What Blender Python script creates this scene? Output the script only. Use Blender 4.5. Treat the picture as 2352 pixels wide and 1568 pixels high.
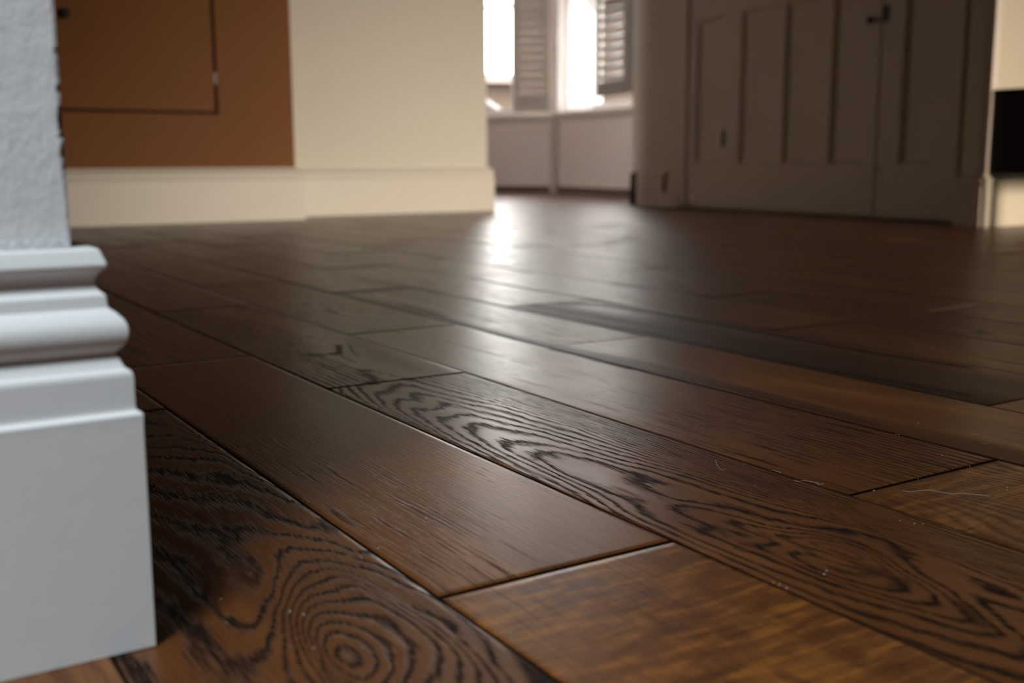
import bpy, bmesh, math, random
import numpy as np
from mathutils import Matrix, Vector

# ---------------------------------------------------------------- clearing
for o in list(bpy.data.objects):
    bpy.data.objects.remove(o, do_unlink=True)
scn = bpy.context.scene
C = scn.collection

# World axes: X runs across the floorboards, Y runs along them, Z is up. Metres.
# ---------------------------------------------------------------- camera
PITCH, ROLL, YAW = 0.163649, 0.004, -0.563818
cp, sp, cr, sr = math.cos(PITCH), math.sin(PITCH), math.cos(ROLL), math.sin(ROLL)
cy, sy = math.cos(YAW), math.sin(YAW)
def turn(a):
    return Vector((a[0]*cy - a[1]*sy, a[0]*sy + a[1]*cy, a[2]))
right = turn((cr, -sp*sr, -cp*sr))
down = turn((-sr, -sp*cr, -cp*cr))
fwd = turn((0, cp, -sp))
cam_data = bpy.data.cameras.new('camera')
cam = bpy.data.objects.new('camera', cam_data)
C.objects.link(cam)
cam.matrix_world = Matrix(((right.x, -down.x, -fwd.x, 0), (right.y, -down.y, -fwd.y, 0),
                           (right.z, -down.z, -fwd.z, 0.25), (0, 0, 0, 1)))
cam_data.sensor_width = 36
cam_data.lens = 2488.17/2352*36
cam_data.clip_start = 0.02
cam_data.clip_end = 300
cam_data.dof.use_dof = True
cam_data.dof.focus_distance = 0.90
cam_data.dof.aperture_fstop = 5.2
cam_data.dof.aperture_blades = 8
scn.camera = cam

# ---------------------------------------------------------------- light and exposure
scn.view_settings.view_transform = 'Standard'
scn.view_settings.look = 'None'
scn.view_settings.exposure = 0.0
scn.view_settings.gamma = 1.0
scn.view_settings.use_curve_mapping = False
scn.cycles.use_denoising = True
scn.cycles.max_bounces = 8
scn.cycles.diffuse_bounces = 4
scn.cycles.sample_clamp_indirect = 6.0

world = bpy.data.worlds.new('sky')
scn.world = world
world.use_nodes = True
wn = world.node_tree.nodes
wl = world.node_tree.links
wn.clear()
w_out = wn.new('ShaderNodeOutputWorld')
w_bg = wn.new('ShaderNodeBackground')
w_bg.inputs['Color'].default_value = (1.0, 0.965, 0.92, 1)
w_bg.inputs['Strength'].default_value = 16.5
wl.new(w_bg.outputs[0], w_out.inputs[0])

def area(name, loc, aim, sx, sy_, power, col):
    l = bpy.data.lights.new(name, 'AREA')
    l.shape = 'RECTANGLE'; l.size = sx; l.size_y = sy_
    l.energy = power; l.color = col
    o = bpy.data.objects.new(name, l)
    C.objects.link(o)
    o.location = loc
    o.rotation_euler = (Vector(aim) - Vector(loc)).to_track_quat('-Z', 'Y').to_euler()
    return o
# added unseen lights: cool key over the near corner, warm fill at rear
area('added_overhead_key', (-1.0, -0.35, 2.46), (-1.0, -0.35, 0.0), 0.6, 0.6, 64.0, (0.84, 0.945, 1.0)).data.spread = math.radians(125)
rear = area('added_rear_fill', (3.75, -4.40, 0.75), (3.1, 4.9, -1.1), 1.2, 0.8, 45.0, (1.0, 0.85, 0.67))
rear.data.spread = math.radians(42)

# ---------------------------------------------------------------- helpers
def put(name, me, parent=None, mat=None, smooth=False):
    o = bpy.data.objects.new(name, me)
    C.objects.link(o)
    if parent: o.parent = parent
    if mat: me.materials.append(mat)
    if smooth:
        for p in me.polygons: p.use_smooth = True
    return o
def structure(o):
    o['kind'] = 'structure'
    return o
def thing(o, label, cat, group=None, kind=None):
    o['label'] = label; o['category'] = cat
    if group: o['group'] = group
    if kind: o['kind'] = kind
    return o
def empty(name, loc, rz=0.0):
    o = bpy.data.objects.new(name, None)
    o.empty_display_size = 0.1
    o.location = loc; o.rotation_euler = (0, 0, rz)
    C.objects.link(o)
    return o
def mesh(name, verts, faces):
    me = bpy.data.meshes.new(name)
    me.from_pydata([tuple(map(float, v)) for v in verts], [], faces)
    me.update()
    return me
def from_bm(name, bm):
    me = bpy.data.meshes.new(name)
    bm.normal_update()
    bm.to_mesh(me); bm.free()
    return me
def bm_box(bm, a, b, bev=0.0):
    vs = [bm.verts.new((x, y, z)) for x in (a[0], b[0]) for y in (a[1], b[1]) for z in (a[2], b[2])]
    fs = [(0, 1, 3, 2), (4, 6, 7, 5), (0, 4, 5, 1), (2, 3, 7, 6), (0, 2, 6, 4), (1, 5, 7, 3)]
    faces = [bm.faces.new([vs[i] for i in f]) for f in fs]
    if bev > 0:
        edges = list({e for f in faces for e in f.edges})
        bmesh.ops.bevel(bm, geom=edges, offset=bev, segments=2, affect='EDGES', profile=0.5)
def boxes(name, lst, bev=0.0):
    bm = bmesh.new()
    for a, b in lst: bm_box(bm, a, b, bev)
    bmesh.ops.recalc_face_normals(bm, faces=bm.faces)
    return from_bm(name, bm)
def offset_path(path, p):
    """the path pushed out to its right by p, with mitred corners"""
    n = len(path); res = []
    for i in range(n):
        ns = []
        for j in (i-1, i):
            if 0 <= j < n-1:
                dx, dy = path[j+1][0]-path[j][0], path[j+1][1]-path[j][1]
                L = math.hypot(dx, dy); ns.append((dy/L, -dx/L))
        if len(ns) == 1: ox, oy = ns[0][0]*p, ns[0][1]*p
        else:
            k = 1 + ns[0][0]*ns[1][0] + ns[0][1]*ns[1][1]
            ox, oy = (ns[0][0]+ns[1][0])*p/k, (ns[0][1]+ns[1][1])*p/k
        res.append((path[i][0]+ox, path[i][1]+oy))
    return res
def extrude(name, path, prof, back=0.0):
    """a moulding: profile of (distance out of the wall, height) swept along a path on the wall"""
    prof = [(-back, prof[0][1])] + list(prof) + [(-back, prof[-1][1])]
    rings = [offset_path(path, p) for p, z in prof]
    verts = []; faces = []
    m = len(prof)
    for i in range(len(path)):
        for k in range(m): verts.append((rings[k][i][0], rings[k][i][1], prof[k][1]))
    for i in range(len(path)-1):
        for k in range(m):
            a, b = i*m+k, i*m+(k+1) % m
            faces.append((a, a+m, b+m, b))
    faces.append(tuple(range(m))); faces.append(tuple(range((len(path)-1)*m, len(path)*m))[::-1])
    me = mesh(name, verts, faces)
    bm = bmesh.new(); bm.from_mesh(me)
    bmesh.ops.recalc_face_normals(bm, faces=bm.faces)
    bm.to_mesh(me); bm.free()
    return me
def wall_strip(name, p0, p1, z0, z1, th, holes=()):
    """a wall from p0 to p1 whose room face is on the right-hand side; holes are (s0, s1, z0, z1)"""
    dx, dy = p1[0]-p0[0], p1[1]-p0[1]; L = math.hypot(dx, dy); ux, uy = dx/L, dy/L
    nx, ny = uy, -ux
    ss = sorted({0.0, L} | {h[0] for h in holes} | {h[1] for h in holes})
    cells = []
    for a, b in zip(ss[:-1], ss[1:]):
        hs = [h for h in holes if h[0] <= a+1e-6 and h[1] >= b-1e-6]
        if not hs: cells.append((a, b, z0, z1))
        else:
            if hs[0][2] > z0: cells.append((a, b, z0, hs[0][2]))
            if hs[0][3] < z1: cells.append((a, b, hs[0][3], z1))
    me = boxes(name, [((a, 0, c), (b, th, d)) for a, b, c, d in cells])
    M = Matrix(((ux, -nx, 0, p0[0]), (uy, -ny, 0, p0[1]), (0, 0, 1, 0), (0, 0, 0, 1)))
    me.transform(M); me.update()
    return me
def tube(name, pts, r, sides=8, closed_ends=True):
    pts = [Vector(p) for p in pts]; verts = []; faces = []
    for i, p in enumerate(pts):
        d = (pts[min(i+1, len(pts)-1)] - pts[max(i-1, 0)]).normalized()
        s = d.cross(Vector((0, 0, 1)))
        if s.length < 1e-3: s = d.cross(Vector((1, 0, 0)))
        s.normalize(); t = s.cross(d)
        for k in range(sides):
            a = 2*math.pi*k/sides
            verts.append(p + s*math.cos(a)*r + t*math.sin(a)*r)
    for i in range(len(pts)-1):
        for k in range(sides):
            a, b = i*sides+k, i*sides+(k+1) % sides
            faces.append((a, b, b+sides, a+sides))
    faces.append(tuple(range(sides))[::-1]); faces.append(tuple(range((len(pts)-1)*sides, len(pts)*sides)))
    return mesh(name, verts, faces)
def lathe(name, prof, axis_m, n=20):
    verts = []; faces = []
    for r, h in prof:
        for k in range(n):
            a = 2*math.pi*k/n; verts.append((r*math.cos(a), r*math.sin(a), h))
    for i in range(len(prof)-1):
        for k in range(n):
            a, b = i*n+k, i*n+(k+1) % n
            faces.append((a, b, b+n, a+n))
    faces.append(tuple(range(n))[::-1]); faces.append(tuple(range((len(prof)-1)*n, len(prof)*n)))
    me = mesh(name, verts, faces); me.transform(axis_m); me.update()
    return me

# ---------------------------------------------------------------- materials
def new_mat(name):
    m = bpy.data.materials.new(name); m.use_nodes = True
    nt = m.node_tree; nt.nodes.clear()
    out = nt.nodes.new('ShaderNodeOutputMaterial')
    b = nt.nodes.new('ShaderNodeBsdfPrincipled')
    nt.links.new(b.outputs[0], out.inputs[0])
    return m, nt, b
class N:
    """tiny node-writing helper"""
    def __init__(s, nt): s.nt = nt
    def val(s, x, inp):
        if hasattr(x, 'is_linked') or isinstance(x, bpy.types.NodeSocket): s.nt.links.new(x, inp)
        else: inp.default_value = x
    def m(s, op, a, b=0.0, c=None, clamp=False):
        n = s.nt.nodes.new('ShaderNodeMath'); n.operation = op; n.use_clamp = clamp
        s.val(a, n.inputs[0]); s.val(b, n.inputs[1])
        if c is not None: s.val(c, n.inputs[2])
        return n.outputs[0]
    def attr(s, name):
        n = s.nt.nodes.new('ShaderNodeAttribute'); n.attribute_name = name
        return n.outputs['Fac']
    def coord(s):
        return s.nt.nodes.new('ShaderNodeTexCoord').outputs['Object']
    def mapping(s, v, sc=(1, 1, 1), loc=(0, 0, 0)):
        n = s.nt.nodes.new('ShaderNodeMapping')
        s.nt.links.new(v, n.inputs['Vector']); s.val(sc, n.inputs['Scale']); s.val(loc, n.inputs['Location'])
        return n.outputs[0]
    def noise(s, v, scale=1.0, detail=2.0, rough=0.5, dist=0.0):
        n = s.nt.nodes.new('ShaderNodeTexNoise')
        s.nt.links.new(v, n.inputs['Vector']); n.inputs['Scale'].default_value = scale
        n.inputs['Detail'].default_value = detail; n.inputs['Roughness'].default_value = rough
        n.inputs['Distortion'].default_value = dist
        return n.outputs['Fac']
    def ramp(s, x, stops, interp='LINEAR'):
        n = s.nt.nodes.new('ShaderNodeValToRGB'); s.nt.links.new(x, n.inputs[0])
        n.color_ramp.interpolation = interp
        e = n.color_ramp.elements
        while len(e) < len(stops): e.new(0.5)
        for q, (p, c) in zip(e, stops):
            q.position = p; q.color = c if len(c) == 4 else (*c, 1)
        return n.outputs['Color']
    def step(s, x, a, b):
        n = s.nt.nodes.new('ShaderNodeMapRange'); n.interpolation_type = 'SMOOTHSTEP'
        s.val(x, n.inputs['Value']); n.inputs['From Min'].default_value = a; n.inputs['From Max'].default_value = b
        return n.outputs[0]
    def mix(s, f, a, b, mode='MIX'):
        n = s.nt.nodes.new('ShaderNodeMix'); n.data_type = 'RGBA'; n.blend_type = mode
        s.val(f, n.inputs[0]); s.val(a, n.inputs[6]); s.val(b, n.inputs[7])
        return n.outputs[2]
    def bump(s, h, strength, dist):
        n = s.nt.nodes.new('ShaderNodeBump'); s.nt.links.new(h, n.inputs['Height'])
        n.inputs['Strength'].default_value = strength; n.inputs['Distance'].default_value = dist
        return n.outputs[0]

def paint(name, col, rough=0.5, grain=0.0, gscale=60.0, var=0.04, spec=0.4):
    m, nt, b = new_mat(name); k = N(nt); co = k.coord()
    n1 = k.noise(co, 3.0, 3.0)
    dark = tuple(c*(1-var*2) for c in col)
    nt.links.new(k.mix(n1, (*dark, 1), (*col, 1)), b.inputs['Base Color'])
    b.inputs['Roughness'].default_value = rough
    b.inputs['Specular IOR Level'].default_value = spec
    if grain > 0:
        h = k.noise(co, gscale, 4.0, 0.6)
        nt.links.new(k.bump(h, 1.0, grain), b.inputs['Normal'])
    return m
M_trim = paint('white_gloss_paint', (0.74, 0.74, 0.74), 0.38, 0.00012, 90, 0.02)
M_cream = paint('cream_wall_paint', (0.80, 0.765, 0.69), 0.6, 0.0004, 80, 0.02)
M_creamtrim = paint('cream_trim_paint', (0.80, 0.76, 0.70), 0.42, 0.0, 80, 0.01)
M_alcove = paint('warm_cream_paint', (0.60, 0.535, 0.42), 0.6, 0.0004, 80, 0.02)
M_pink = paint('pale_pink_plaster', (0.80, 0.70, 0.65), 0.8, 0.0008, 30, 0.08)
M_ceiling = paint('ceiling_paint', (0.16, 0.155, 0.15), 0.9)
M_room = paint('room_wall_paint', (0.09, 0.08, 0.07), 0.8)
M_door = paint('off_white_door_paint', (0.72, 0.635, 0.55), 0.5, 0.0003, 40, 0.05)
M_sill = paint('sill_paint', (0.60, 0.53, 0.47), 0.5, 0.0, 40, 0.03)
M_frame = paint('window_frame_paint', (0.82, 0.80, 0.77), 0.45)
M_bare = paint('bare_brown_strip', (0.13, 0.075, 0.06), 0.8)
M_gap = paint('dark_gap', (0.012, 0.008, 0.006), 0.9)
M_iron = paint('dark_iron', (0.010, 0.011, 0.010), 0.45)
M_black = paint('near_black_lacquer', (0.008, 0.005, 0.005), 0.5, 0, 40, 0.1, 0.25)

def mdf_mat():
    m, nt, b = new_mat('raw_mdf_board'); k = N(nt); co = k.coord()
    n1 = k.noise(co, 2.2, 4.0); n2 = k.noise(k.mapping(co, (1, 1, 1)), 180.0, 3.0)
    c = k.mix(n1, (0.22, 0.075, 0.014, 1), (0.27, 0.100, 0.020, 1))
    c = k.mix(k.m('MULTIPLY', n2, 0.25), c, (0.13, 0.055, 0.018, 1))
    nt.links.new(c, b.inputs['Base Color'])
    b.inputs['Roughness'].default_value = 0.62; b.inputs['Specular IOR Level'].default_value = 0.3
    return m
M_mdf = mdf_mat()

def plaster_mat():
    m, nt, b = new_mat('painted_textured_plaster'); k = N(nt); co = k.coord()
    chip = k.attr('chip')
    streak = k.noise(k.mapping(co, (150, 150, 110)), 1.0, 4.0, 0.6)
    blot = k.noise(co, 14.0, 3.0)
    c = k.mix(blot, (0.69, 0.70, 0.72, 1), (0.80, 0.80, 0.80, 1))
    sc = k.m('MULTIPLY', chip, k.step(k.noise(co, 320.0, 3.0), 0.30, 0.52))
    c = k.mix(sc, c, (0.14, 0.085, 0.075, 1))
    nt.links.new(c, b.inputs['Base Color'])
    b.inputs['Roughness'].default_value = 0.65
    nt.links.new(k.bump(streak, 0.8, 0.0010), b.inputs['Normal'])
    return m
M_plaster = plaster_mat()

def brick_mat(name, c1, c2, mortar, scale=1.0):
    m, nt, b = new_mat(name); k = N(nt); co = k.coord()
    t = nt.nodes.new('ShaderNodeTexBrick')
    nt.links.new(k.mapping(co, (1, 1, 1)), t.inputs['Vector'])
    t.inputs['Color1'].default_value = (*c1, 1); t.inputs['Color2'].default_value = (*c2, 1); t.inputs['Mortar'].default_value = (*mortar, 1)
    t.inputs['Scale'].default_value = scale
    nt.links.new(t.outputs[0], b.inputs['Base Color']); b.inputs['Roughness'].default_value = 0.9
    return m
M_render = paint('peach_render', (0.0739, 0.0538, 0.0370), 0.9)
M_brick = brick_mat('tan_brick', (.027, .0165, .0085), (.023, .0142, .0072), (.031, .020, .012), 4.0)
M_tile = paint('terracotta_tiles', (0.0626, 0.0282, 0.0176), 0.8, 0.01, 4, 0.15)
M_road = paint('street_asphalt', (0.0168, 0.0168, 0.0176), 0.9)
M_carblue = paint('blue_car_paint', (0.0150, 0.0317, 0.1038), 0.65)
M_carred = paint('red_car_paint', (0.0986, 0.0176, 0.0115), 0.65)
M_carwhite = paint('white_car_paint', (0.0240, 0.0250, 0.0270), 0.65)
M_glassdark = paint('dark_window_glass', (0.03, 0.035, 0.04), 0.1)
M_tyre = paint('black_tyre', (0.02, 0.02, 0.02), 0.8)
M_hedge = paint('hedge_green', (0.10, 0.16, 0.05), 0.9)
M_louvre = paint('shutter_paint', (0.45, 0.40, 0.36), 0.45, 0, 40, 0.02)
M_louvreshade = paint('shaded_shutter_paint', (0.17, 0.145, 0.125), 0.5, 0, 40, 0.02)  # shutter paint darkened: backlit shade of the right shutter put into its colour
M_dust = paint('pale_dust', (0.55, 0.52, 0.48), 0.8)
def glass_mat():
    m = bpy.data.materials.new('window_glass'); m.use_nodes = True; nt = m.node_tree; nt.nodes.clear()
    out = nt.nodes.new('ShaderNodeOutputMaterial'); mx = nt.nodes.new('ShaderNodeMixShader')
    tr = nt.nodes.new('ShaderNodeBsdfTransparent'); gl = nt.nodes.new('ShaderNodeBsdfGlossy')
    gl.inputs['Roughness'].default_value = 0.02; mx.inputs[0].default_value = 0.06
    nt.links.new(tr.outputs[0], mx.inputs[1]); nt.links.new(gl.outputs[0], mx.inputs[2]); nt.links.new(mx.outputs[0], out.inputs[0])
    return m
M_glass = glass_mat()

# ---------------------------------------------------------------- floor: oak boards
# growth rings, dark marks, dust and fibres, in metres on the floor
HERO = [(-3,[(0.4727,1.1143),(0.4658,1.0868),(0.4616,1.0639)]),(-2,[(0.4837,1.1071),(0.4773,1.0792),(0.4709,1.0478),(0.4658,1.022)]),(-1,[(0.4957,1.1157),(0.4871,1.0833),(0.4802,1.0467),(0.4729,1.0126),(0.4679,0.9881)]),(-1,[(0.5657,1.1008),(0.5694,1.067),(0.5741,1.0366),(0.5764,1.0035),(0.5782,0.9625)]),(0,[(0.4646,0.9093),(0.467,0.9281),(0.4711,0.9528),(0.4724,0.9761),(0.4785,1.0042),(0.4853,1.0285),(0.4917,1.0543),(0.4968,1.0716),(0.5074,1.062),(0.5177,1.0684),(0.5301,1.0874),(0.5412,1.0969),(0.5478,1.0869),(0.5514,1.0734),(0.5529,1.056),(0.5561,1.0326),(0.5591,1.0098),(0.5642,0.9913),(0.565,0.9663),(0.5761,0.9779),(0.5783,0.9473),(0.5825,0.9213),(0.5824,0.8899),(0.5854,0.8498),(0.59,0.8146)]),(1,[(0.4659,0.8567),(0.4674,0.8724),(0.4713,0.893),(0.4756,0.9183),(0.4766,0.9343),(0.4778,0.9549),(0.4815,0.9791),(0.4961,1.0165),(0.5072,1.0289),(0.5135,1.0099),(0.5219,1.0068),(0.5232,1.0386),(0.5293,1.0346),(0.541,1.0373),(0.544,1.0198),(0.5472,0.9976),(0.5523,0.9795),(0.5553,0.9583),(0.5637,0.9569),(0.5651,0.9373),(0.5698,0.9205),(0.5679,0.8951),(0.5707,0.8719),(0.5728,0.8458)]),(2,[(0.4699,0.8236),(0.4726,0.8467),(0.4752,0.8673),(0.4794,0.8996),(0.4839,0.9253),(0.4883,0.948),(0.4979,0.9775),(0.5074,0.9735),(0.5101,0.9603),(0.5183,0.9595),(0.5282,0.9668),(0.5339,0.9916),(0.541,0.9773),(0.5442,0.9563),(0.5453,0.9327),(0.5502,0.9161),(0.548,0.9303),(0.5519,0.9122),(0.5576,0.8976),(0.5571,0.8767),(0.5593,0.8546),(0.5608,0.8338),(0.5628,0.817),(0.5653,0.8003),(0.566,0.7815),(0.5704,0.7644),(0.5705,0.7435)]),(3,[(0.4715,0.7057),(0.4722,0.7254),(0.4711,0.7351),(0.4751,0.7585),(0.4747,0.7699),(0.4774,0.7909),(0.4789,0.8137),(0.4799,0.817),(0.482,0.837),(0.4832,0.8545),(0.487,0.8788),(0.4894,0.893),(0.4943,0.9102),(0.5003,0.9315),(0.5045,0.9202),(0.5149,0.9219),(0.5268,0.9293),(0.5326,0.9277),(0.5357,0.9082),(0.5388,0.8892),(0.5367,0.9113),(0.5397,0.8923),(0.5414,0.8746),(0.5443,0.8565),(0.5494,0.8452),(0.555,0.8337),(0.5542,0.8113),(0.5568,0.7948),(0.5594,0.7787)]),(4,[(0.4756,0.6368),(0.4762,0.6515),(0.4774,0.6676),(0.4793,0.6839),(0.4798,0.6975),(0.4805,0.7142),(0.4804,0.729),(0.4819,0.7494),(0.4815,0.7606),(0.4828,0.7775),(0.484,0.7933),(0.4852,0.8096),(0.488,0.829),(0.4857,0.8063),(0.4876,0.8225),(0.4918,0.8415),(0.4974,0.8604),(0.5062,0.882),(0.5157,0.8919),(0.5215,0.8841),(0.5281,0.8716),(0.5206,0.8841),(0.5259,0.8726),(0.5277,0.8555),(0.5335,0.8439),(0.5381,0.8294),(0.5444,0.8177),(0.5472,0.8011),(0.5481,0.7824),(0.5491,0.7643),(0.5517,0.749),(0.5537,0.7214),(0.5558,0.7011),(0.5573,0.7067),(0.5618,0.6898),(0.5651,0.6666),(0.5682,0.6443),(0.5705,0.622)]),(5,[(0.4799,0.6217),(0.4833,0.6418),(0.4842,0.6593),(0.485,0.6748),(0.4847,0.6859),(0.4861,0.7019),(0.4869,0.7188),(0.4889,0.7356),(0.4886,0.7466),(0.4891,0.7604),(0.4903,0.7758),(0.4956,0.7925),(0.5011,0.8027),(0.5118,0.8027),(0.5213,0.7965),(0.5274,0.7854),(0.5319,0.7721),(0.5363,0.7591),(0.539,0.744),(0.5433,0.7315),(0.5458,0.717),(0.5452,0.6988),(0.5469,0.6841),(0.5476,0.7114),(0.5499,0.6915),(0.5536,0.6741),(0.5554,0.6499),(0.5572,0.6267),(0.5576,0.6078),(0.5595,0.5912),(0.4758,0.6115),(0.4737,0.5989),(0.4713,0.5824),(0.4694,0.5706),(0.4706,0.5593),(0.471,0.5527),(0.4693,0.4033),(0.4709,0.3918),(0.4724,0.3806),(0.4749,0.3705),(0.4752,0.362),(0.4776,0.3523),(0.4819,0.3416),(0.4843,0.3272),(0.4894,0.3152),(0.4954,0.2993),(0.5879,0.4341),(0.5874,0.4169),(0.5857,0.3995),(0.5823,0.3786),(0.5798,0.3537)]),(6,[(0.4847,0.6167),(0.4871,0.6342),(0.4894,0.6532),(0.4905,0.6712),(0.4901,0.6936),(0.4913,0.7071),(0.4926,0.7211),(0.4961,0.7401),(0.4999,0.7534),(0.5147,0.7599),(0.5231,0.7594),(0.5268,0.752),(0.53,0.7401),(0.5309,0.7267),(0.5367,0.7167),(0.5407,0.6987),(0.543,0.6793),(0.5451,0.6549),(0.5454,0.6247),(0.5464,0.6048),(0.5486,0.5932),(0.5478,0.5741),(0.547,0.5558),(0.549,0.5409),(0.5497,0.5293),(0.5516,0.5151),(0.5546,0.4985),(0.5621,0.4892),(0.5682,0.4873),(0.5751,0.4787),(0.5816,0.4735),(0.584,0.4649),(0.5803,0.4516),(0.5793,0.4408),(0.5768,0.4259),(0.5744,0.4116),(0.5689,0.3925),(0.567,0.3801),(0.566,0.3675),(0.5638,0.3545),(0.5617,0.342),(0.481,0.5964),(0.4799,0.5835),(0.4791,0.5686),(0.4785,0.5562),(0.4763,0.5431),(0.4759,0.5274),(0.4762,0.5137),(0.4767,0.4983),(0.4761,0.4861),(0.4767,0.4646),(0.4771,0.4537),(0.4785,0.4441),(0.4799,0.4347),(0.4804,0.4212),(0.4794,0.4123),(0.4829,0.4022),(0.4863,0.3923),(0.4876,0.384),(0.4907,0.3761),(0.4942,0.3622),(0.4954,0.3517),(0.4996,0.3381),(0.5009,0.3294),(0.5047,0.3153)]),(7,[(0.5434,0.4935),(0.5399,0.5039),(0.5366,0.5164),(0.5344,0.5262),(0.5335,0.5376),(0.5313,0.5479),(0.5303,0.5598),(0.5253,0.5676),(0.5229,0.5784),(0.5178,0.5865),(0.5153,0.5977),(0.5107,0.6056),(0.5102,0.6158),(0.5038,0.6199),(0.4974,0.6021),(0.4935,0.586),(0.4912,0.5739),(0.4891,0.5578),(0.4869,0.5466),(0.4882,0.5395),(0.4896,0.5284),(0.4899,0.5164),(0.4901,0.5046),(0.4927,0.488),(0.494,0.4744),(0.4942,0.4603),(0.491,0.4226),(0.4945,0.4089),(0.4969,0.3947),(0.4981,0.3832),(0.5002,0.3758),(0.5045,0.3642),(0.5076,0.355),(0.5086,0.3445),(0.5106,0.335),(0.5136,0.3291),(0.5169,0.3351),(0.5188,0.3407),(0.5264,0.3515),(0.5323,0.3626),(0.5384,0.3789),(0.5412,0.3951),(0.5465,0.4088),(0.5459,0.4216)]),(8,[(0.5287,0.5173),(0.5282,0.524),(0.5258,0.5297),(0.5222,0.5342),(0.516,0.5361),(0.5036,0.5295),(0.4971,0.5176),(0.496,0.5124),(0.4948,0.4978),(0.4961,0.4839),(0.4963,0.473),(0.4964,0.4588),(0.497,0.4279),(0.4988,0.4159),(0.5,0.4037),(0.5033,0.3937),(0.5066,0.3838),(0.5097,0.3741),(0.5142,0.3668),(0.5216,0.368),(0.5266,0.3755),(0.5381,0.3921),(0.5404,0.404)]),(9,[(0.5448,0.4883),(0.5307,0.4975),(0.5249,0.5073),(0.5176,0.5001),(0.5128,0.4878),(0.5084,0.4776),(0.5039,0.459),(0.5037,0.4471),(0.5027,0.4327),(0.5032,0.4197),(0.5065,0.4059),(0.512,0.3975),(0.518,0.3953),(0.5265,0.3963),(0.5343,0.3996),(0.5398,0.4062)]),(10,[(0.5449,0.4576),(0.5472,0.4617),(0.5476,0.469),(0.5412,0.4741),(0.5337,0.478),(0.5278,0.4799),(0.5211,0.4693),(0.5184,0.4584),(0.5125,0.4448),(0.5113,0.4337),(0.5145,0.4235),(0.5231,0.4179),(0.5337,0.416),(0.5397,0.4221),(0.5435,0.4316),(0.5448,0.4413)]),(11.1,[(0.537,0.459),(0.535,0.4476),(0.5342,0.4376)])]
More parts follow.
